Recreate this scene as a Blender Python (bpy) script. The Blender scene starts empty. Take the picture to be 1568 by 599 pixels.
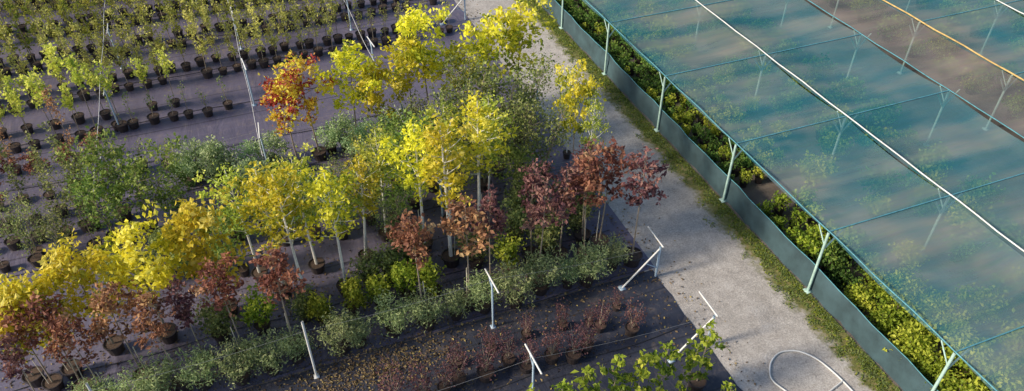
import bpy, math
import numpy as np
from mathutils import Vector
rng=np.random.default_rng(7)
S=bpy.context.scene
col=S.collection

# ------------------------------------------------------------ materials
def newmat(name):
    m=bpy.data.materials.new(name); m.use_nodes=True
    nt=m.node_tree
    b=nt.nodes['Principled BSDF']
    return m,nt,b
def ramp(nt,stops):
    r=nt.nodes.new('ShaderNodeValToRGB')
    e=r.color_ramp.elements
    while len(e)<len(stops): e.new(0.5)
    for i,(p,c) in enumerate(stops):
        e[i].position=p; e[i].color=(c[0],c[1],c[2],1)
    return r
def noise(nt,scale,detail=6,vec=None,rough=.6,dist=0):
    n=nt.nodes.new('ShaderNodeTexNoise'); n.inputs['Scale'].default_value=scale
    n.inputs['Detail'].default_value=detail; n.inputs['Roughness'].default_value=rough
    n.inputs['Distortion'].default_value=dist
    if vec is not None: nt.links.new(vec,n.inputs['Vector'])
    return n
def mapping(nt,scale=(1,1,1),rot=(0,0,0),loc=(0,0,0)):
    tc=nt.nodes.new('ShaderNodeTexCoord'); mp=nt.nodes.new('ShaderNodeMapping')
    mp.inputs['Scale'].default_value=scale; mp.inputs['Rotation'].default_value=rot
    mp.inputs['Location'].default_value=loc
    nt.links.new(tc.outputs['Object'],mp.inputs['Vector'])
    return mp.outputs['Vector']
def mix(nt,a,b,fac,mode='MIX'):
    m=nt.nodes.new('ShaderNodeMix'); m.data_type='RGBA'; m.blend_type=mode
    for sock,v in ((m.inputs[0],fac),(m.inputs[6],a),(m.inputs[7],b)):
        if isinstance(v,(int,float)): sock.default_value=v
        elif isinstance(v,tuple): sock.default_value=(v[0],v[1],v[2],1)
        else: nt.links.new(v,sock)
    return m.outputs[2]
def bump(nt,b,h,strength=.3,dist=.02):
    n=nt.nodes.new('ShaderNodeBump'); n.inputs['Strength'].default_value=strength
    n.inputs['Distance'].default_value=dist
    nt.links.new(h,n.inputs['Height']); nt.links.new(n.outputs['Normal'],b.inputs['Normal'])
def simple(name,c,rough=.6,metal=0,var=.25,scale=6):
    m,nt,b=newmat(name)
    n=noise(nt,scale,5,mapping(nt))
    r=ramp(nt,[(.3,tuple(x*(1-var) for x in c)),(.7,tuple(min(1,x*(1+var)) for x in c))])
    nt.links.new(n.outputs['Fac'],r.inputs[0]); nt.links.new(r.outputs[0],b.inputs['Base Color'])
    b.inputs['Roughness'].default_value=rough; b.inputs['Metallic'].default_value=metal
    return m
def leafmat(name,stops,transl=.4):
    m,nt,b=newmat(name)
    at=nt.nodes.new('ShaderNodeAttribute'); at.attribute_name='tone'
    r=ramp(nt,stops); nt.links.new(at.outputs['Fac'],r.inputs[0])
    oi=nt.nodes.new('ShaderNodeObjectInfo')
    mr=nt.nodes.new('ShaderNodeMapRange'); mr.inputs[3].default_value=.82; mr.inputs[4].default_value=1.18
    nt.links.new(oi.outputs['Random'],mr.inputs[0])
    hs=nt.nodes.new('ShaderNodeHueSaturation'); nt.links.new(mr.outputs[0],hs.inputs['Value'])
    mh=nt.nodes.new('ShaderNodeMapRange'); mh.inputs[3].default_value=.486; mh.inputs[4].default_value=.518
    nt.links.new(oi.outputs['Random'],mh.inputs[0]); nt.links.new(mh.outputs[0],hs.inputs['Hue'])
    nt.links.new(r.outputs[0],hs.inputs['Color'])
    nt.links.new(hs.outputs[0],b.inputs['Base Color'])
    b.inputs['Roughness'].default_value=.55
    b.inputs['Specular IOR Level'].default_value=.3
    t=nt.nodes.new('ShaderNodeBsdfTranslucent'); nt.links.new(hs.outputs[0],t.inputs['Color'])
    ms=nt.nodes.new('ShaderNodeMixShader'); ms.inputs[0].default_value=transl
    nt.links.new(b.outputs[0],ms.inputs[1]); nt.links.new(t.outputs[0],ms.inputs[2])
    nt.links.new(ms.outputs[0],nt.nodes['Material Output'].inputs['Surface'])
    return m
L={}
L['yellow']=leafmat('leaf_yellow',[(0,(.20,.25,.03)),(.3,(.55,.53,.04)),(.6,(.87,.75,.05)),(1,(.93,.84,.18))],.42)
L['yelgreen']=leafmat('leaf_yellow_green',[(0,(.11,.17,.03)),(.4,(.33,.41,.06)),(.75,(.62,.64,.09)),(1,(.80,.76,.17))],.42)
L['red']=leafmat('leaf_orange_brown',[(0,(.11,.05,.04)),(.4,(.31,.13,.085)),(.75,(.52,.26,.14)),(1,(.62,.42,.22))],.35)
L['purple']=leafmat('leaf_purple',[(0,(.07,.032,.045)),(.5,(.19,.08,.09)),(1,(.38,.20,.16))],.3)
L['redyel']=leafmat('leaf_red_yellow',[(0,(.30,.03,.05)),(.34,(.48,.07,.075)),(.50,(.72,.48,.06)),(1,(.86,.78,.10))],.4)
L['olive']=leafmat('leaf_olive',[(0,(.08,.115,.04)),(.5,(.23,.29,.09)),(1,(.48,.50,.17))],.35)
L['green']=leafmat('leaf_green',[(0,(.04,.09,.02)),(.5,(.13,.25,.045)),(1,(.36,.46,.09))],.35)
L['mid']=leafmat('leaf_mid_green',[(0,(.07,.13,.03)),(.5,(.22,.34,.07)),(1,(.48,.56,.13))],.38)
L['pale']=leafmat('leaf_pale_green',[(0,(.15,.25,.10)),(.5,(.36,.50,.23)),(1,(.58,.68,.36))],.3)
L['willow']=leafmat('leaf_grey_green',[(0,(.13,.19,.08)),(.5,(.34,.43,.18)),(1,(.58,.64,.31))],.3)
L['lime']=leafmat('leaf_lime',[(0,(.11,.18,.02)),(.5,(.33,.41,.04)),(1,(.66,.67,.09))],.4)
L['barb']=leafmat('leaf_dark_red',[(0,(.05,.022,.03)),(.5,(.13,.055,.065)),(1,(.25,.125,.12))],.25)
L['bronze']=leafmat('leaf_bronze_green',[(0,(.18,.17,.05)),(.5,(.44,.41,.11)),(1,(.74,.65,.19))],.4)
M_bark=simple('bark_brown',(.32,.26,.2),.85)
M_white=simple('bark_birch',(.82,.79,.73),.7,0,.15,14)
M_pot=simple('pot_plastic',(.045,.034,.033),.45)
M_soil=simple('potting_soil',(.085,.055,.04),.95,0,.4,20)
M_stake=simple('bamboo_stake',(.62,.57,.46),.6,0,.2,6)
M_post=simple('post_paint_green',(.42,.60,.54),.5,0,.2,4)
M_blue=simple('post_paint_blue',(.42,.55,.68),.45,0,.2,4)
M_wpaint=simple('white_paint',(.74,.74,.72),.55,0,.15,3)
M_yel=simple('rusty_yellow_pipe',(.55,.38,.14),.55,0,.35,3)
M_wire=simple('wire_grey',(.4,.4,.4),.4,.3)
M_dkwire=simple('hose_black',(.04,.04,.045),.5)

# ------------------------------------------------------------ mesh builder
class MB:
    def __init__(s): s.v=[];s.f=[];s.m=[];s.t=[];s.n=0
    def add(s,v,f,mat,tone=None):
        v=np.asarray(v,float).reshape(-1,3); f=np.asarray(f,int).reshape(-1,4)
        s.v.append(v); s.f.append(f+s.n); s.n+=len(v)
        s.m.append(np.full(len(f),mat)); 
        s.t.append(np.full(len(f),.5) if tone is None else np.asarray(tone))
    def tube(s,pts,rad,mat,k=6,cap=False):
        pts=np.asarray(pts,float); n=len(pts)
        rad=np.broadcast_to(np.asarray(rad,float),(n,))
        a=np.linspace(0,2*np.pi,k,endpoint=False)
        vs=[]
        for i in range(n):
            d=pts[min(i+1,n-1)]-pts[max(i-1,0)]; d=d/(np.linalg.norm(d)+1e-9)
            ref=np.array([0,0,1.]) if abs(d[2])<.9 else np.array([1.,0,0])
            e1=np.cross(d,ref); e1/=np.linalg.norm(e1); e2=np.cross(d,e1)
            vs.append(pts[i]+rad[i]*(np.cos(a)[:,None]*e1+np.sin(a)[:,None]*e2))
        f=[[i*k+j,i*k+(j+1)%k,(i+1)*k+(j+1)%k,(i+1)*k+j] for i in range(n-1) for j in range(k)]
        s.add(np.concatenate(vs),f,mat)
    def box(s,c,d,mat):
        c=np.array(c,float); d=np.array(d,float)/2
        v=[c+d*np.array(q) for q in [(-1,-1,-1),(1,-1,-1),(1,1,-1),(-1,1,-1),(-1,-1,1),(1,-1,1),(1,1,1),(-1,1,1)]]
        s.add(v,[[0,3,2,1],[4,5,6,7],[0,1,5,4],[1,2,6,5],[2,3,7,6],[3,0,4,7]],mat)
    def leaves(s,c,size,mat,tone,flat=.0,asp=.62,up=0):
        n=len(c)
        a=rng.normal(size=(n,3)); a[:,2]*=(1-flat); a[:,2]+=up
        a/=np.linalg.norm(a,axis=1)[:,None]
        b=np.cross(a,rng.normal(size=(n,3))); b/=np.linalg.norm(b,axis=1)[:,None]
        sz=size*rng.uniform(.6,1.3,n)[:,None]
        h=np.cross(a,b)*sz*.12
        v=np.stack([c-a*sz*.5,c+b*sz*asp*.5+h,c+a*sz*.5,c-b*sz*asp*.5+h],1).reshape(-1,3)
        f=np.arange(4*n).reshape(n,4)
        s.add(v,f,mat,np.clip(tone,0,1))
    def pot(s,r=.26,h=.4,mp=0,ms=1,o=(0,0,0)):
        k=14;a=np.linspace(0,2*np.pi,k,endpoint=False);o=np.array(o)
        prof=[(r*.78,0),(r*.98,h*.88),(r*1.08,h*.88),(r*1.08,h),(r*.98,h),(r*.95,h*.9)]
        v=[o+np.array([q*math.cos(t),q*math.sin(t),z]) for q,z in prof for t in a]
        n=len(prof)
        f=[[i*k+j,i*k+(j+1)%k,(i+1)*k+(j+1)%k,(i+1)*k+j] for i in range(n-1) for j in range(k)]
        s.add(v,f,mp)
        v=[o+np.array([q*math.cos(t),q*math.sin(t),h*.9]) for q in (r*.95,0.01) for t in a]
        s.add(v,[[j,(j+1)%k,k+(j+1)%k,k+j] for j in range(k)],ms)
    def arrays(s):
        return np.concatenate(s.v),np.concatenate(s.f),np.concatenate(s.m),np.concatenate(s.t)
def mesh_from(name,V,F,Mi,T,mats,smooth=False):
    me=bpy.data.meshes.new(name)
    me.vertices.add(len(V)); me.vertices.foreach_set('co',V.ravel().astype(np.float32))
    me.loops.add(F.size); me.loops.foreach_set('vertex_index',F.ravel().astype(np.int32))
    me.polygons.add(len(F)); me.polygons.foreach_set('loop_start',np.arange(0,F.size,4,dtype=np.int32))
    me.polygons.foreach_set('loop_total',np.full(len(F),4,dtype=np.int32))
    for m in mats: me.materials.append(m)
    me.polygons.foreach_set('material_index',Mi.astype(np.int32))
    me.polygons.foreach_set('use_smooth',np.full(len(F),smooth))
    at=me.attributes.new('tone','FLOAT','FACE'); at.data.foreach_set('value',T.astype(np.float32))
    me.update(calc_edges=True)
    return me
def mbmesh(mb,name,mats,smooth=False):
    return mesh_from(name,*mb.arrays(),mats,smooth)
def put(name,me,loc=(0,0,0),rz=0,sc=1,parent=None):
    o=bpy.data.objects.new(name,me); col.objects.link(o)
    o.location=loc; o.rotation_euler=(0,0,rz)
    o.scale=(sc,sc,sc) if not isinstance(sc,tuple) else sc
    if parent: o.parent=parent
    return o

# ------------------------------------------------------------ trees
# mats order: 0 pot 1 soil 2 bark 3 leaf 4 stake
def tree(h,cb,cw,nl,ls,leaf,bark=None,nb=16,tr=.035,prof='oval',tonebias=.5,stake=0,clump=.2,potr=.27,bend=.05,stems=1,upw=.6):
    mb=MB()
    ph=.4*potr/.27
    mb.pot(potr,ph)
    bx,by=rng.normal(0,bend,2)
    if stake:
        q=rng.normal(0,.05,4)
        mb.tube([[.1+q[0]*.3,.05,ph*.8],[.1+q[1],.05+q[2],stake]],.014,4,4)
    for st in range(stems):
        off=np.array([0,0,0.]) if stems==1 else np.append(rng.normal(0,cw*.32,2),0)
        def axis(t):
            return np.array([bx*math.sin(t*2.2),by*math.sin(t*2.8),ph*.9+(h-ph*.9)*t])+off*t
        ts=np.linspace(0,.97,8)
        mb.tube([axis(t) for t in ts],[tr*(1-.82*t) for t in ts],2,6)
        t0=max(0.02,(cb-ph)/(h-ph))
        C=[];W=[]
        for i in range(nb):
            t=t0+(1-t0)*((i+rng.uniform(0,.9))/nb)**.9
            u=(t-t0)/(1-t0)
            if prof=='oval': e=math.sin(math.pi*min(1,(u*.86+.14)))**.7
            elif prof=='round': e=math.sqrt(max(.03,1-(2*u*.93-.9)**2))
            else: e=.75+.25*math.sin(u*9)
            ln=cw*.5*e*rng.uniform(.45,1.3)
            an=i*2.4+rng.uniform(-.5,.5)
            d=np.array([math.cos(an),math.sin(an),upw*rng.uniform(.5,1.3)]); 
            p0=axis(t*.92); p1=p0+d*ln*.55; p2=p0+np.array([d[0],d[1],d[2]*1.15])*ln
            mb.tube([p0,p1,p2],[tr*.35*(1-.6*u),tr*.22,tr*.08],2,4)
            for q,w in ((.4,.4),(.7,1),(1,1.3)):
                C.append(p0+(p2-p0)*q+rng.normal(0,.05,3)*cw); W.append(w*(e+.2)*rng.uniform(.25,1.7))
        C.append(axis(.99));W.append(.8);C.append(axis(.93));W.append(.6)
        C=np.array(C);W=np.array(W);W/=W.sum()
        n=nl//stems
        tone_c=rng.normal(tonebias,.21,len(C))
        idx=rng.choice(len(C),n,p=W)
        P=C[idx]+rng.normal(0,1,(n,3))*clump*np.array([1,1,.8])*cw*.5
        keep=(P[:,2]<h*1.04)&(P[:,2]>ph*.8)
        P=P[keep];idx=idx[keep]
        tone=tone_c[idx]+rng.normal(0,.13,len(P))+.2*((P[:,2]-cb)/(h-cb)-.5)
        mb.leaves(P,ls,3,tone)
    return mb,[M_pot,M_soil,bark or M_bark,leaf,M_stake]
def variants(name,n,**k):
    out=[]
    for i in range(n):
        mb,mats=tree(**k); out.append(mbmesh(mb,name+'_mesh',mats))
    return out
def shrub(h,w,nl,ls,leaf,tone=.5,pot=True,spiky=0,potr=.25,asp=.62,zmin=.12,sprigs=0):
    mb=MB(); z0=0
    if pot: mb.pot(potr,.36); z0=.3
    nc=26
    u=rng.normal(size=(nc,3)); u/=np.linalg.norm(u,axis=1)[:,None]
    rad=rng.uniform(.35,.95,nc)[:,None]
    C=u*rad*np.array([w/2,w/2,(h-z0)/2])+np.array([0,0,z0+(h-z0)*.52])
    for c in C[:14]:
        mb.tube([[0,0,z0],c*np.array([.4,.4,.6])+np.array([0,0,z0*.3]),c+(c-np.array([0,0,z0]))*.12],[.012,.008,.003],2,3)
    tc=rng.normal(tone,.19,nc); idx=rng.integers(0,nc,nl)
    P=C[idx]+rng.normal(0,1,(nl,3))*np.array([w,w,h*.8])*.1
    if spiky:
        k=rng.random(nl)<.35
        P[k]=(P[k]-np.array([0,0,z0]))*rng.uniform(1.0,1.0+spiky,(k.sum(),1))+np.array([0,0,z0])
    if sprigs:
        n2=nl//4; k=rng.integers(0,sprigs,n2)
        ang=rng.uniform(0,6.28,sprigs); le=rng.uniform(.5,.78,sprigs)*h; q=rng.uniform(.4,1,n2)
        D=np.stack([np.cos(ang)*w*.45,np.sin(ang)*w*.45,le],1)
        P[:n2]=D[k]*q[:,None]+np.array([0,0,z0])+rng.normal(0,.02,(n2,3))
    P=P[P[:,2]>zmin]; n_=len(P)
    idx=rng.integers(0,nc,n_) if sprigs else idx[:n_]
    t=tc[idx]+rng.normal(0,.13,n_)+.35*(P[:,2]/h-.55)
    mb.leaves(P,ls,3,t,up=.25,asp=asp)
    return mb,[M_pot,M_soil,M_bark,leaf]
def svars(name,n,**k):
    out=[]
    for i in range(n):
        mb,mats=shrub(**k); out.append(mbmesh(mb,name+'_mesh',mats))
    return out

V={}
V['ymaple']=variants('yellow_maple',4,h=4.2,cb=1.7,cw=1.85,nl=1500,ls=.165,leaf=L['yellow'],nb=17,prof='oval',tonebias=.56,clump=.16,stake=2.0)
V['birch']=variants('birch',5,h=5.6,cb=2.7,cw=1.5,nl=1150,ls=.14,leaf=L['yellow'],bark=M_white,nb=24,tr=.06,prof='oval',tonebias=.46,clump=.16,upw=.8,stake=1.8)
V['birchg']=variants('birchg',3,h=5.6,cb=2.6,cw=1.4,nl=1050,ls=.13,leaf=L['yelgreen'],bark=M_white,nb=24,tr=.05,prof='oval',tonebias=.52,clump=.16,upw=.8)
V['bmaple']=variants('back_maple',4,h=5.0,cb=2.4,cw=1.9,nl=1100,ls=.19,leaf=L['yellow'],nb=16,prof='round',tonebias=.43,clump=.155)
V['redyel']=variants('redyel',2,h=4.8,cb=2.2,cw=1.6,nl=1150,ls=.16,leaf=L['redyel'],nb=16,prof='oval',tonebias=.47,clump=.16)
V['red']=variants('red',4,h=4.4,cb=2.6,cw=1.1,nl=620,ls=.15,leaf=L['red'],nb=15,tr=.028,prof='oval',tonebias=.48,clump=.18,stake=1.7)
V['purple']=variants('purple',3,h=4.4,cb=2.6,cw=1.0,nl=580,ls=.14,leaf=L['purple'],nb=15,tr=.028,prof='oval',tonebias=.6,clump=.18)
V['olive']=variants('olive',4,h=3.4,cb=.8,cw=1.5,nl=1350,ls=.11,leaf=L['olive'],nb=16,stems=3,tr=.03,prof='oval',tonebias=.5,clump=.19)
V['greent']=variants('greent',3,h=3.2,cb=1.0,cw=1.7,nl=1350,ls=.14,leaf=L['mid'],nb=15,stems=2,tr=.03,prof='round',tonebias=.52,clump=.17)
V['young']=variants('young',3,h=2.9,cb=.9,cw=.8,nl=200,ls=.18,leaf=L['lime'],nb=12,tr=.02,prof='oval',tonebias=.32,clump=.16)
V['ball']=svars('ball',3,h=1.4,w=1.2,nl=1100,ls=.1,leaf=L['pale'],tone=.6)
V['willow']=svars('willow',5,h=1.6,w=1.25,nl=1800,ls=.105,leaf=L['willow'],tone=.55,spiky=.2,asp=.32,zmin=.5,sprigs=16)
V['gshrub']=svars('gshrub',3,h=1.6,w=1.0,nl=800,ls=.13,leaf=L['lime'],tone=.4,spiky=.2,zmin=.4)
V['dshrub']=svars('dshrub',3,h=1.5,w=1.15,nl=1000,ls=.11,leaf=L['olive'],tone=.5,spiky=.2)
V['barb']=svars('barb',4,h=1.7,w=.8,nl=460,ls=.07,leaf=L['barb'],tone=.5,spiky=.4,sprigs=14,zmin=.35)

def plant(key,name,x,y,sc=1.0,z=0,thin=1):
    me=V[key][rng.integers(len(V[key]))]
    o=put(name,me,(x,y,z),rng.uniform(0,6.28),(sc*thin,sc*thin,sc))
    o.rotation_euler=(rng.normal(0,.02),rng.normal(0,.02),o.rotation_euler[2])
    return o

for x in np.arange(-7.3,10.4,.95):
    if x>-6.9:
        plant('willow','grey_green_shrub',x+rng.normal(0,.12),15.3+rng.normal(0,.12),rng.uniform(.72,1.08))
for x,y,k,s in [(3.1,15.5,'red',1.0),(4.6,15.55,'red',1.0),(6.9,15.6,'purple',1.0),(10.3,15.45,'purple',1.08),
                (5.5,16.1,'purple',.93),(-.8,15.7,'red',.95),(-2.2,16.0,'red',.9),
                (-4.0,15.6,'red',.85),(-5.0,16.2,'red',.9),(-5.9,15.8,'red',.8),(-6.6,16.4,'red',.9),(-7.5,15.9,'purple',.8),(-7.4,16.9,'red',.85),
                (8.9,16.2,'red',.98),(9.6,16.5,'red',1.04),(8.1,16.5,'purple',.9),(7.2,16.8,'purple',.95),(-3.3,16.2,'purple',.8),(9.2,17.0,'purple',.95)]:
    plant(k,'red_leaf_tree' if k=='red' else 'purple_leaf_tree',x,y,s,0,1.12)
for x,y in [(2.0,16.5),(2.9,16.6),(3.7,16.4),(1.1,16.6),(6.3,16.5),(-1.6,16.9),(0.2,16.5)]:
    plant('gshrub','green_shrub',x,y,rng.uniform(.8,1.1))
for x,y in [(-2.8,17.0),(7.0,17.9),(8.4,17.7),(9.3,17.5),(7.8,16.9),(5.4,17.2),(9.9,18.3),(8.9,18.6),(7.6,18.8),(2.6,17.6),(3.4,18.0),(-.3,16.9),(1.9,17.5)]:
    plant('dshrub','olive_shrub',x,y,rng.uniform(.8,1.15))
for x,y,s in [(-7.9,17.3,1.0),(-6.9,17.2,.98),(-5.8,17.7,1.0),(-4.3,17.6,1.06),(-2.5,18.0,1.12)]:
    plant('ymaple','yellow_maple_tree',x,y,s)
for x,y,k,s in [(-.15,17.5,'birch',.98),(-.8,18.2,'birch',.95),(1.1,17.6,'birch',.93),(2.0,18.8,'birch',.78),(.4,18.9,'birchg',.87),
                (4.65,17.6,'birch',1.03),(4.0,18.6,'birch',.97),(6.1,18.9,'birch',1.0),(-1.4,19.2,'birchg',.85),(2.9,19.6,'birchg',.82),(5.2,19.4,'birchg',.95),(6.8,19.9,'birchg',.85)]:
    plant(k,'birch_tree',x,y,s,0,1.12)
for x,y,s,k in [(3.4,20.4,.85,'greent'),(4.3,20.9,.9,'olive'),(7.0,20.9,.95,'olive'),(7.8,21.6,1.0,'olive'),(9.4,20.9,1.05,'olive'),
                (2.6,20.6,.8,'olive'),(.6,20.6,.85,'greent'),(3.1,19.2,.65,'olive'),(5.6,20.4,.85,'olive'),(8.3,19.2,.6,'olive'),(1.6,21.2,.75,'olive'),(5.2,21.6,1.0,'greent'),(8.6,21.3,.95,'olive'),
                (6.2,22.6,1.15,'olive'),(7.2,23.2,1.25,'olive'),(8.4,23.0,1.2,'olive'),(5.0,22.8,.9,'olive'),(9.4,23.4,1.1,'olive'),
                (-.4,20.6,.8,'greent'),(1.5,20.2,.8,'greent'),(3.0,22.0,.85,'olive'),(4.0,22.2,.9,'greent'),(7.9,20.0,.75,'greent'),(-1.9,19.6,.75,'greent')]:
    plant(k,'olive_multistem_shrub' if k=='olive' else 'green_multistem_tree',x,y,s)
for x,y,s,k in [(10.35,20.3,.96,'bmaple'),(10.2,18.9,.85,'birchg'),(10.7,21.6,.75,'birchg')]:
    plant(k,'yellow_column_tree',x,y,s,0,.75)
for x,y,s,k in [(-5.6,24.0,1.05,'greent'),(-4.7,22.9,1.0,'greent'),(-6.6,23.9,.9,'olive'),(-3.8,22.6,.65,'greent'),(-8.3,23.0,.75,'olive'),(-5.9,22.9,.85,'greent'),(-7.3,22.2,.7,'olive')]:
    plant(k,'olive_multistem_shrub' if k=='olive' else 'green_multistem_tree',x,y,s)
for x,y,s in [(-2.9,21.4,.9),(-1.9,21.4,1.0),(-3.6,20.2,.85),(-4.8,20.4,.85),(-.9,21.6,.9),(-2.6,19.9,.9),(-5.8,20.6,.9),(-4.2,21.3,.9)]:
    plant('dshrub','olive_shrub',x,y,s)
for x,y,s in [(-9.9,26.2,.75),(-9.1,26.4,.7),(-8.2,26.3,.65),(-6.3,27.0,.6),(-7.2,26.6,.6),(-9.4,24.8,.7)]:
    plant('red','red_leaf_tree',x,y,s*.75,0,1.5)
for x,y in [(-3.3,25.2),(-2.4,25.2),(-1.9,25.3),(-1.0,25.3),(-3.0,25.6),(-1.0,23.8),(-.2,25.3),(2.1,25.4),(2.7,25.5),(3.4,25.3),(3.8,23.8),(4.4,25.3),(4.2,24.4),(5.3,25.3),(3.0,24.3)]:
    plant('ball','round_shrub',x,y,rng.uniform(.85,1.15))
for x,y,s,k in [(3.1,25.1,.95,'bmaple'),(6.3,25.5,1.04,'bmaple'),(5.4,25.1,.92,'bmaple'),(8.6,25.0,.98,'bmaple'),(9.9,25.1,1.05,'bmaple'),(4.1,24.3,.8,'bmaple'),(.7,24.6,.93,'redyel'),(1.6,25.1,.97,'redyel'),(7.4,25.4,.75,'bmaple')]:
    plant(k,'red_maple_tree' if k=='redyel' else 'yellow_maple_tree',x,y,s,0,1.08)
for x in np.arange(1.5,9.2,.66):
    plant('barb','dark_red_barberry',x+rng.normal(0,.1),12.7+rng.normal(0,.2),rng.uniform(.75,1.1))
for x in np.arange(3.5,9.5,1.1):
    plant('barb','dark_red_barberry',x+rng.normal(0,.1),13.6+rng.normal(0,.12),rng.uniform(.5,.7))
for x,y,s in [(9.6,10.3,.95),(8.9,9.9,.95),(8.2,10.1,1.0),(7.4,9.9,1.02),(6.7,10.2,1.0),(5.9,10.0,1.02),(9.3,8.7,.85),(5.2,10.0,.98),(4.4,10.1,.95)]:
    plant('young','young_green_tree',x,y,s)

def sapling(h,nl,leaf_tone,cw=.7,lo=.25,ls=.1):
    mb=MB(); mb.pot(.22,.34)
    bx,by=rng.normal(0,.09,2)
    pts=[[bx*t,by*t,.3+(h-.3)*t] for t in (0,.35,.7,1)]
    mb.tube(pts,[.02,.016,.01,.004],2,4)
    if nl:
        C=[];
        for i in range(14):
            t=rng.uniform(lo,1); a=rng.uniform(0,6.28); l=cw*.5*rng.uniform(.3,1)*(1.15-t*.7)
            p0=np.array([bx*t,by*t,.3+(h-.3)*t]); p1=p0+np.array([math.cos(a)*l,math.sin(a)*l,l*1.1])
            mb.tube([p0,p1],[.007,.003],2,3); C+= [p0,p1,(p0+p1)/2]
        C=np.array(C); idx=rng.integers(0,len(C),nl)
        P=C[idx]+rng.normal(0,.08,(nl,3))
        mb.leaves(P,ls,3,rng.normal(leaf_tone,.18,nl))
    return mb.arrays()
sap=[sapling(rng.uniform(2.6,3.9),280,.62,.85,.2,.12) for _ in range(9)]
sapbare=[sapling(rng.uniform(1.3,2.2),45,.5,.5) for _ in range(4)]
sapy=[sapling(rng.uniform(2.6,3.2),230,.75,1.3,.5,.15) for _ in range(5)]
def saprow(name,y,x0,x1,dx,kinds,leaf,skip=.06,pal=None):
    vs=[];fs=[];ms=[];ts=[];n=0
    x=x0+rng.uniform(0,dx)
    while x<x1:
        ks=kinds(x) if callable(kinds) else kinds
        if rng.random()>skip:
            v,f,m,t=ks[rng.integers(len(ks))]
            a=rng.uniform(0,6.28);c,s_=math.cos(a),math.sin(a);sc=rng.uniform(.85,1.12)
            vv=v.copy(); vv[:,0]=(v[:,0]*c-v[:,1]*s_)*sc+x+rng.normal(0,.04); vv[:,1]=(v[:,0]*s_+v[:,1]*c)*sc+y+rng.normal(0,.07); vv[:,2]*=sc
            vs.append(vv);fs.append(f+n);ms.append(m);ts.append(np.clip(t+rng.normal(0,.12),0,1));n+=len(v)
        x+=dx*rng.uniform(.85,1.15)
    me=mesh_from(name+'_mesh',np.concatenate(vs),np.concatenate(fs),np.concatenate(ms),np.concatenate(ts),[M_pot,M_soil,M_bark,leaf])
    return put(name,me)
def kd(x): return sapbare if x>4.6 else (sap+sapbare[:2] if x>1 else sap)
for i,y in enumerate((33.3,34.4,36.7,37.8,40.1,41.2,43.5,44.6,46.9,48.0,50.3,51.4,54,55)):
    saprow('potted_sapling_row',y,-22,10.2,.66,kd,L['bronze'] if i%4<2 else L['yelgreen'],.1)
saprow('potted_sapling_row',30.1,-6.0,-1.3,.72,sapbare,L['olive'],0)
saprow('potted_sapling_row',30.0,-12,-5.6,.8,sapy,L['yelgreen'],.3)
saprow('potted_sapling_row',31.3,-14,-2.0,.95,sapy,L['yelgreen'],.15)
saprow('potted_sapling_row',28.4,-14,-7,1.0,sap,L['red'],.2)
saprow('potted_sapling_row',25.0,-11.5,-6.6,.85,sap,L['olive'],.1)
saprow('potted_sapling_row',23.8,-11.5,-6.6,.8,sapbare,L['olive'],.0)
saprow('potted_sapling_row',22.6,-11,-5.2,.9,sapbare,L['olive'],.1)
saprow('potted_sapling_row',26.7,-5.2,-3.4,.9,sapbare,L['olive'],0)

# ------------------------------------------------------------ ground
def sheet(name,x0,x1,y0,y1,z,mat,nx=1,ny=1,jl=0,jr=0,zn=0,jf=0):
    xs=np.linspace(x0,x1,nx+1); ys=np.linspace(y0,y1,ny+1)
    X,Y=np.meshgrid(xs,ys); Z=np.full_like(X,z)
    if jr:
        w=np.convolve(rng.normal(0,1,ny+1+8),np.ones(5)/5,'same')[4:-4]; X[:,-1]+=w*jr+rng.normal(0,jr*.4,ny+1)
    if zn: Z+=np.abs(rng.normal(0,zn,Z.shape))
    v=np.stack([X,Y,Z],-1).reshape(-1,3)
    f=[[j*(nx+1)+i,j*(nx+1)+i+1,(j+1)*(nx+1)+i+1,(j+1)*(nx+1)+i] for j in range(ny) for i in range(nx)]
    mb=MB(); mb.add(v,f,0)
    return put(name,mbmesh(mb,name+'_mesh',[mat],True))
m,nt,b=newmat('soil_ground')
n1=noise(nt,.6,8,mapping(nt)); n2=noise(nt,9,6,mapping(nt))
r=ramp(nt,[(.3,(.10,.08,.07)),(.55,(.19,.16,.135)),(.75,(.27,.235,.2))]); nt.links.new(n1.outputs['Fac'],r.inputs[0])
nt.links.new(mix(nt,r.outputs[0],n2.outputs['Color'],.12,'OVERLAY'),b.inputs['Base Color']); b.inputs['Roughness'].default_value=.95
bump(nt,b,n2.outputs['Fac'],.5,.05)
sheet('ground',-600,600,-300,900,0,m)
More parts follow.
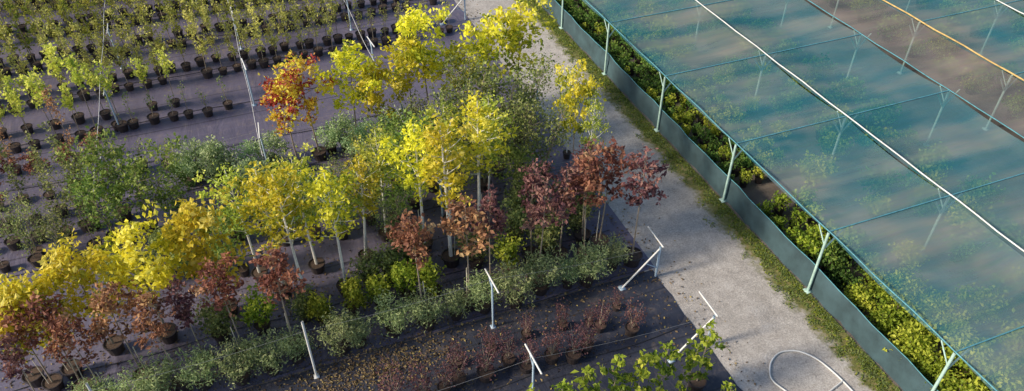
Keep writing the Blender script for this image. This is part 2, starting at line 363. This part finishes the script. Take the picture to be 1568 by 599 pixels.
def fabric(name,c0,c1,dirt,rough,seam=2.1,dl=(.52,.72),dirtamt=.55):
    m,nt,b=newmat(name)
    v=mapping(nt)
    n1=noise(nt,.35,6,v); n2=noise(nt,2.2,8,v,.7,1.0); n3=noise(nt,14,4,v)
    r=ramp(nt,[(.3,c0),(.7,c1)]); nt.links.new(n1.outputs['Fac'],r.inputs[0])
    rd=ramp(nt,[(dl[0],(0,0,0)),(dl[1],(1,1,1))]); nt.links.new(n2.outputs['Fac'],rd.inputs[0])
    md=nt.nodes.new('ShaderNodeMath'); md.operation='MULTIPLY'; md.inputs[1].default_value=dirtamt
    nt.links.new(rd.outputs[0],md.inputs[0])
    c=mix(nt,r.outputs[0],dirt,md.outputs[0])
    sx=nt.nodes.new('ShaderNodeSeparateXYZ'); nt.links.new(v,sx.inputs[0])
    def stripes(sock,per,w):
        a=nt.nodes.new('ShaderNodeMath');a.operation='FRACT'
        d=nt.nodes.new('ShaderNodeMath');d.operation='DIVIDE';d.inputs[1].default_value=per
        nt.links.new(sock,d.inputs[0]);nt.links.new(d.outputs[0],a.inputs[0])
        l=nt.nodes.new('ShaderNodeMath');l.operation='LESS_THAN';l.inputs[1].default_value=w
        nt.links.new(a.outputs[0],l.inputs[0]); return l.outputs[0]
    s1=stripes(sx.outputs['Y'],.5,.05); s2=stripes(sx.outputs['Y'],seam,.03)
    k1=nt.nodes.new('ShaderNodeMath');k1.operation='MULTIPLY';k1.inputs[1].default_value=.15;nt.links.new(s1,k1.inputs[0])
    c=mix(nt,c,tuple(min(1,q*2.0) for q in c1),k1.outputs[0])
    k2=nt.nodes.new('ShaderNodeMath');k2.operation='MULTIPLY';k2.inputs[1].default_value=.5;nt.links.new(s2,k2.inputs[0])
    c=mix(nt,c,(.01,.01,.012),k2.outputs[0])
    nt.links.new(mix(nt,c,n3.outputs['Color'],.1,'OVERLAY'),b.inputs['Base Color'])
    b.inputs['Roughness'].default_value=rough
    w=noise(nt,1.1,5,mapping(nt,(1,.35,1)),.6,.8)
    bump(nt,b,w.outputs['Fac'],.7,.12)
    return m
Mf1=fabric('weed_fabric_old',(.095,.085,.13),(.155,.138,.20),(.24,.19,.16),.5)
Mf2=fabric('weed_fabric_black',(.022,.026,.042),(.045,.049,.072),(.20,.165,.14),.48,2.0,(.53,.76),.6)
sheet('weed_control_fabric',-60,10.95,14.95,90,.006,Mf1,40,60,0,.06,.004)
sheet('black_weed_fabric',-40,10.75,9.1,14.9,.012,Mf2,60,14,0,.06,.006)
sheet('black_weed_fabric',-40,10.6,-20,9.05,.008,Mf2,40,40,0,.06,.004)
# gravel road
m,nt,b=newmat('gravel')
v=mapping(nt)
n1=noise(nt,.5,8,mapping(nt,(1,.18,1)),.65); n2=noise(nt,16,5,v,.85); n3=noise(nt,2.5,8,v,.7)
r=ramp(nt,[(.28,(.40,.37,.34)),(.5,(.51,.475,.44)),(.72,(.62,.585,.545))]); nt.links.new(n1.outputs['Fac'],r.inputs[0])
r2=ramp(nt,[(.35,(.22,.22,.22)),(.65,(.78,.78,.78))]); nt.links.new(n2.outputs['Fac'],r2.inputs[0])
c=mix(nt,r.outputs[0],r2.outputs[0],.6,'OVERLAY')
r3=ramp(nt,[(.35,(.35,.35,.35)),(.7,(.62,.62,.62))]); nt.links.new(n3.outputs['Fac'],r3.inputs[0])
c=mix(nt,c,r3.outputs[0],.8,'OVERLAY')
sx=nt.nodes.new('ShaderNodeSeparateXYZ'); nt.links.new(v,sx.inputs[0])
ng=noise(nt,1.6,9,v,.75)
ad=nt.nodes.new('ShaderNodeMath'); ad.operation='MULTIPLY_ADD'; ad.inputs[1].default_value=1.9
nt.links.new(ng.outputs['Fac'],ad.inputs[0]); nt.links.new(sx.outputs['X'],ad.inputs[2])
mr=nt.nodes.new('ShaderNodeMapRange'); mr.inputs[1].default_value=15.0; mr.inputs[2].default_value=15.35
nt.links.new(ad.outputs[0],mr.inputs[0])
nm=noise(nt,5,7,v,.7)
rg=ramp(nt,[(.3,(.085,.095,.03)),(.5,(.18,.185,.05)),(.62,(.28,.22,.10)),(.78,(.38,.31,.22))]); nt.links.new(nm.outputs['Fac'],rg.inputs[0])
c=mix(nt,c,rg.outputs[0],mr.outputs[0])
nt.links.new(c,b.inputs['Base Color']); b.inputs['Roughness'].default_value=.92
bump(nt,b,n2.outputs['Fac'],.7,.05)
sheet('gravel_road',10.5,15.0,-20,120,.003,m,4,200,0,0,.0)
ngr=14000
cx=15-np.abs(rng.normal(0,.36,700)); cy=rng.uniform(5,45,700); k=rng.integers(0,700,ngr)
P=np.stack([np.minimum(cx[k]+rng.normal(0,.08,ngr),14.96),cy[k]+rng.normal(0,.1,ngr),np.full(ngr,.03)],1)
mb=MB(); mb.leaves(P,.1,0,rng.normal(.45,.2,ngr),up=.5,asp=.3)
put('verge_grass',mbmesh(mb,'verge_grass_mesh',[L['olive'] ]))
k=rng.integers(0,700,6000)
P=np.stack([np.minimum(cx[k]+rng.normal(0,.1,6000),14.96),cy[k]+rng.normal(0,.15,6000),np.full(6000,.03)],1)
mb=MB(); mb.leaves(P,.09,0,rng.normal(.3,.2,6000),up=.2,asp=.5)
put('verge_moss',mbmesh(mb,'verge_moss_mesh',[L['lime']]))
n=11000
rows=np.array([12.7,15.3,15.6,16.6,17.6,18.4,20.6,24.5,25.2,14.2])
yy=rows[rng.integers(0,len(rows),n)]+rng.normal(0,.6,n); xx=rng.uniform(-12,10.8,n)
xx[:500]=10.9+np.abs(rng.normal(0,.5,500)); yy[:500]=rng.uniform(8,40,500)
xx[500:2300]=rng.normal(1.2,1.4,1800); yy[500:2300]=rng.normal(14.2,.5,1800)
P=np.stack([xx,yy,np.full(n,.03)],1)
mb=MB(); mb.leaves(P,.09,0,rng.normal(.4,.25,n),flat=.85)
put('fallen_leaves',mbmesh(mb,'fallen_leaves_mesh',[leafmat('leaf_litter',[(0,(.08,.05,.03)),(.5,(.24,.17,.09)),(1,(.48,.38,.12))],.1)]))

# ------------------------------------------------------------ shade house
def netmat(name,c0,c1,tr,ang):
    m,nt,b=newmat(name)
    v=mapping(nt,(.12,.8,1),(0,0,ang)); v2=mapping(nt)
    n1=noise(nt,.8,4,v,.5,.3); n2=noise(nt,.22,3,v2); n3=noise(nt,5,5,mapping(nt,(.1,1.6,1),(0,0,ang)),.6)
    a=nt.nodes.new('ShaderNodeMath');a.operation='MULTIPLY_ADD';a.inputs[1].default_value=.6
    nt.links.new(n1.outputs['Fac'],a.inputs[0])
    a2=nt.nodes.new('ShaderNodeMath');a2.operation='MULTIPLY';a2.inputs[1].default_value=.5
    nt.links.new(n2.outputs['Fac'],a2.inputs[0]); nt.links.new(a2.outputs[0],a.inputs[2])
    r=ramp(nt,[(.46,c0),(.70,c1)]); nt.links.new(a.outputs[0],r.inputs[0])  # stretched noise paints pale sun-sheen streaks into the net colour
    c=mix(nt,r.outputs[0],n3.outputs['Color'],.12,'OVERLAY')
    # fine woven threads
    nw=noise(nt,60,2,mapping(nt,(.05,1,1)),.5)
    c=mix(nt,c,nw.outputs['Color'],.12,'OVERLAY')
    nt.links.new(c,b.inputs['Base Color']); b.inputs['Roughness'].default_value=.95
    b.inputs['Specular IOR Level'].default_value=.05
    t=nt.nodes.new('ShaderNodeBsdfTransparent')
    mr=nt.nodes.new('ShaderNodeMapRange'); mr.inputs[1].default_value=.3; mr.inputs[2].default_value=.7
    mr.inputs[3].default_value=tr+.1; mr.inputs[4].default_value=tr-.1
    nt.links.new(n1.outputs['Fac'],mr.inputs[0])
    ms=nt.nodes.new('ShaderNodeMixShader'); nt.links.new(mr.outputs[0],ms.inputs[0])
    nt.links.new(b.outputs[0],ms.inputs[1]); nt.links.new(t.outputs[0],ms.inputs[2])
    nt.links.new(ms.outputs[0],nt.nodes['Material Output'].inputs['Surface'])
    bump(nt,b,n1.outputs['Fac'],.5,.15)
    return m
Mnet=netmat('shade_net_teal',(.06,.27,.33),(.36,.38,.34),.47,math.radians(-25))
Mnet2=netmat('shade_net_brown',(.22,.24,.24),(.46,.38,.33),.5,math.radians(-25))
Mcurt=simple('side_net_dark',(.045,.085,.10),.8,0,.35,1.5)
Ys=[7.35+4.87*i for i in range(-3,12)]
BZ=2.6
E=bpy.data.objects.new('shade_house',None); col.objects.link(E)
def netpanel(name,x0,x1,ya,yb,mat,sag=.24):
    nx,ny=20,12
    xs=np.linspace(0,1,nx+1);ys=np.linspace(0,1,ny+1);X,Y=np.meshgrid(xs,ys)
    Z=BZ-sag*4*Y*(1-Y)*(.5+.5*4*X*(1-X))-.03*np.sin(X*9+ya)*np.sin(Y*np.pi)
    v=np.stack([x0+(x1-x0)*X,ya+(yb-ya)*Y,Z],-1).reshape(-1,3)
    f=[[j*(nx+1)+i,j*(nx+1)+i+1,(j+1)*(nx+1)+i+1,(j+1)*(nx+1)+i] for j in range(ny) for i in range(nx)]
    mb=MB(); mb.add(v,f,0); put(name,mbmesh(mb,name,[mat],True),parent=E)
for ya,yb in zip(Ys[:-1],Ys[1:]):
    netpanel('net',15.0,19.7,ya,yb,Mnet)
    netpanel('net',19.72,24.6,ya,yb,Mnet)
    netpanel('net_lane',24.65,27.8,ya,yb,Mnet2,.08)
    for i in range(3): netpanel('net_far',27.85+i*4.9,27.85+(i+1)*4.9-.03,ya,yb,Mnet)
fr=MB()
y0,y1=Ys[0],Ys[-1]
def cable(x,r,mat,z=BZ+.02): fr.tube([[x+.012*math.sin(y*1.7),y,z+.012*math.sin(y*2.3)] for y in np.linspace(y0,y1,90)],r,mat,6)
cable(15.0,.02,3); cable(19.71,.025,1,BZ+.06); cable(24.62,.02,3); cable(27.82,.035,2,BZ+.06); cable(32.7,.025,1,BZ+.05); cable(37.6,.02,3)
for y in Ys:
    fr.tube([[15.0,y,BZ+.02],[24.6,y,BZ+.02]],.022,3,6)
    fr.tube([[27.85,y,BZ+.02],[42,y,BZ+.02]],.022,3,6)
    for x in (15.0,19.71,24.62,27.82,32.7,37.6):
        fr.tube([[x,y,0],[x,y,BZ]],.045,0,8)
        fr.box((x,y,.03),(.22,.22,.06),0)
        fr.tube([[x,y+.0,BZ-.75],[x+.55,y,BZ-.05]],.03,0,6)
        if x>15: fr.tube([[x,y,BZ-.75],[x-.55,y,BZ-.05]],.03,0,6)
        fr.tube([[x,y,BZ-.55],[x,y+.45,BZ-.03]],.022,0,6)
M_cab=simple('net_edge_teal',(.10,.31,.37),.6)
put('frame',mbmesh(fr,'frame',[M_post,M_wpaint,M_yel,M_cab],True),parent=E)
nx=400
ys=np.linspace(y0,y1,nx+1)
top=1.02-.06*np.abs(np.sin((ys-7.35)/4.87*np.pi))+rng.normal(0,.006,nx+1)
xo=15.08+.025*np.sin(ys*3.1)+rng.normal(0,.006,nx+1)
vs=[];
for zz in (0.0,.35,.7,1.0):
    vs.append(np.stack([xo+.03*zz+rng.normal(0,.016,nx+1),ys,top*zz+.0],1))
v=np.concatenate(vs); f=[[k*(nx+1)+i,k*(nx+1)+i+1,(k+1)*(nx+1)+i+1,(k+1)*(nx+1)+i] for k in range(3) for i in range(nx)]
mb=MB(); mb.add(v,f,0); mb.tube(np.stack([xo+.03,ys,top+.01],1)[::4],.014,1,5)
put('side_curtain',mbmesh(mb,'side_curtain',[Mcurt,M_cab],True),parent=E)

V['uball']=svars('uball',3,h=.8,w=.6,nl=300,ls=.1,leaf=L['green'],tone=.45,potr=.2)
V['ulime']=svars('ulime',3,h=.85,w=.62,nl=300,ls=.11,leaf=L['lime'],tone=.38,potr=.2)
V['ubig']=svars('ubig',3,h=1.15,w=1.2,nl=900,ls=.13,leaf=L['lime'],tone=.47,spiky=.2)
V['udark']=svars('udark',2,h=1.1,w=1.3,nl=800,ls=.14,leaf=L['green'],tone=.35,spiky=.1)
def merged(name,key,pts):
    vs=[];fs=[];ms=[];ts=[];n=0
    src=[]
    for me in V[key]:
        a=np.empty(len(me.vertices)*3,np.float32);me.vertices.foreach_get('co',a)
        f=np.empty(len(me.loops),np.int32);me.loops.foreach_get('vertex_index',f)
        mi=np.empty(len(me.polygons),np.int32);me.polygons.foreach_get('material_index',mi)
        t=np.empty(len(me.polygons),np.float32);me.attributes['tone'].data.foreach_get('value',t)
        src.append((a.reshape(-1,3),f.reshape(-1,4),mi,t))
    for x,y,s in pts:
        v,f,m_,t=src[rng.integers(len(src))]
        an=rng.uniform(0,6.28);c,s_=math.cos(an),math.sin(an)
        vv=v.copy();vv[:,0]=(v[:,0]*c-v[:,1]*s_)*s+x;vv[:,1]=(v[:,0]*s_+v[:,1]*c)*s+y;vv[:,2]=v[:,2]*s
        vs.append(vv);fs.append(f+n);ms.append(m_);ts.append(np.clip(t+rng.normal(0,.12),0,1));n+=len(v)
    put(name,mesh_from(name+'_mesh',np.concatenate(vs),np.concatenate(fs),np.concatenate(ms),np.concatenate(ts),list(V[key][0].materials)))
for i,x in enumerate((15.6,16.25,16.9,17.55,18.2)):
    ps=[(x+rng.normal(0,.04),y+rng.normal(0,.05),rng.uniform(.8,1.1)) for y in np.arange(17.6,46,.68)]
    a=[];bb=[]
    for p_ in ps: (a if rng.random()<(.15 if p_[1]>24 else .55) else bb).append(p_)
    merged('potted_lime_shrub_row','ulime',a)
    merged('potted_green_shrub_row','uball',bb)
merged('potted_lime_shrub_row','ulime',[(x,y+rng.normal(0,.1),rng.uniform(.9,1.3)) for x in (15.7,16.4,17.2) for y in (15.5,14.7,14.0,13.4)])
merged('green_shrub_mass','udark',[(x+rng.normal(0,.15),y+rng.normal(0,.1),rng.uniform(.7,.95)) for x in (16.2,17.2) for y in (12.9,12.0)])
merged('yellow_green_shrub_mass','ubig',[(x+rng.normal(0,.1),y+rng.normal(0,.15),rng.uniform(.75,1.1)) for x in (15.9,16.8,17.7) for y in np.arange(3.0,11.2,1.0)])
merged('green_shrub_mass','udark',[(x+rng.normal(0,.2),y+rng.normal(0,.2),rng.uniform(.7,1.2)) for x in (20.8,22.3,23.6,29.5,31,34,36) for y in np.arange(4,42,1.9)])
merged('yellow_green_shrub_mass','ubig',[(x+rng.normal(0,.3),y+rng.normal(0,.3),rng.uniform(.6,1.1)) for x in (19.2,22.0,30) for y in np.arange(5,40,2.4)])

# ------------------------------------------------------------ posts, wires
def tpost(x,y,h=2.0,arm=True,pm=M_blue):
    mb=MB(); mb.tube([[0,0,0],[0,0,h]],.033,0,8)
    mb.box((0,0,.02),(.16,.16,.04),0)
    if arm:
        mb.tube([[0,-.52,h+.03],[0,.55,h+.03]],.026,1,8)
        mb.tube([[0,0,h-.35],[0,.25,h]],.015,0,5)
    put('irrigation_post',mbmesh(mb,'irrigation_post',[pm,M_wpaint],True),(x,y,0),rng.normal(0,.05))
def endpost(x,y):
    mb=MB(); mb.tube([[0,0,0],[0,0,1.35]],.04,0,8)
    mb.tube([[-1.3,-.1,.03],[-.02,0,1.25]],.03,1,8)
    mb.tube([[.05,-.1,1.38],[.08,.95,1.38]],.026,1,8)
    mb.tube([[-.5,0,.78],[0,0,.4]],.02,0,6)
    mb.box((-1.3,-.1,.03),(.2,.2,.06),0)
    put('braced_end_post',mbmesh(mb,'braced_end_post',[M_blue,M_wpaint],True),(x,y,0))
for y in (14.6,11.5,24.8,34.4):
    endpost(10.75,y)
for x,y in [(5.0,14.5),(5.05,11.45),(5.0,24.8),(-.4,24.8),(5,30),(5,35.4),(5,40),(-.4,30),(-.4,35.4),(-5.8,24.8),(-5.8,30),(-5.8,35.5),(-5.8,19.7),(5.0,19.7),(-11,30)]:
    tpost(x,y,2.0)
tpost(-.4,14.6,2.4,False,M_wpaint); tpost(-5.8,14.7,2.2,False,M_wpaint)
mb=MB()
for y in (14.6,11.5,24.8,19.7,35.4):
    for xa,xb in ((-11,-5.8),(-5.8,-.4),(-.4,5.0),(5.0,10.75)):
        mb.tube([[xa+(xb-xa)*t,y,2.02-.12*4*t*(1-t)-(.65*t if xb>10 else 0)] for t in np.linspace(0,1,9)],.004,0,4)
put('trellis_wire',mbmesh(mb,'trellis_wire',[M_wire],True))
mb=MB()
for x in (-.45,4.6,-5.8):
    mb.tube([[x+.02*math.sin(y),y,2.5-.05*math.sin(y*.6)**2] for y in np.linspace(22.5,48,40)],.009,0,5)
put('overhead_irrigation_pipe',mbmesh(mb,'overhead_irrigation_pipe',[M_wpaint],True))
mb=MB()
for y in (15.0,12.35,9.6,17.2,20.5,24.8,30.4,33.8,37.2,40.6,22.3,27.2):
    xs=np.linspace(-14,10.3,60); mb.tube(np.stack([xs,y+.06*np.sin(xs*1.3+y),np.full(60,.035)],1),.014,0,4)
put('drip_hose',mbmesh(mb,'drip_hose',[M_dkwire],True))
mb=MB()
P0=np.array([[11.95,9.2],[11.75,9.75],[12.1,10.25],[12.6,10.5],[13.15,10.35],[13.5,9.9],[13.65,9.2],[13.7,8.5],[13.7,7.8]])
tt=np.linspace(0,len(P0)-1,50)
hx=np.interp(tt,range(len(P0)),P0[:,0]); hy=np.interp(tt,range(len(P0)),P0[:,1])
kk=np.ones(5)/5; hx[2:-2]=np.convolve(hx,kk,'valid'); hy[2:-2]=np.convolve(hy,kk,'valid')
mb.tube(np.stack([hx,hy,np.full(50,.04)],1),.026,0,8)
mb.tube([[12.9,8.75,.05],[13.66,8.95,.05]],.026,0,8)
put('white_pipe_hoop',mbmesh(mb,'white_pipe_hoop',[M_wpaint],True))

# ------------------------------------------------------------ light & camera
el=math.radians(31); sd=Vector((-1,.05,0)).normalized()
dirv=Vector((sd.x*math.cos(el),sd.y*math.cos(el),math.sin(el)))
ld=bpy.data.lights.new('sun','SUN'); ld.energy=4.8; ld.angle=math.radians(9); ld.color=(1,.87,.69)
lo=bpy.data.objects.new('sun',ld); col.objects.link(lo); lo.rotation_euler=dirv.to_track_quat('Z','Y').to_euler()
w=bpy.data.worlds.new('World'); S.world=w; w.use_nodes=True
nt=w.node_tree; bg=nt.nodes['Background']; sky=nt.nodes.new('ShaderNodeTexSky'); sky.sky_type='NISHITA'
sky.sun_disc=False; sky.sun_elevation=el; sky.sun_rotation=math.atan2(sd.x,sd.y)
nt.links.new(sky.outputs[0],bg.inputs[0]); bg.inputs[1].default_value=.15
cd=bpy.data.cameras.new('camera'); co=bpy.data.objects.new('camera',cd); col.objects.link(co)
cd.sensor_width=36; cd.lens=36*1156/1568; cd.clip_end=3000
co.location=(0,0,18); co.rotation_euler=(math.radians(50.3),0,math.radians(-21.2))
S.camera=co
S.view_settings.view_transform='Standard'; S.view_settings.look='None'; S.view_settings.exposure=0
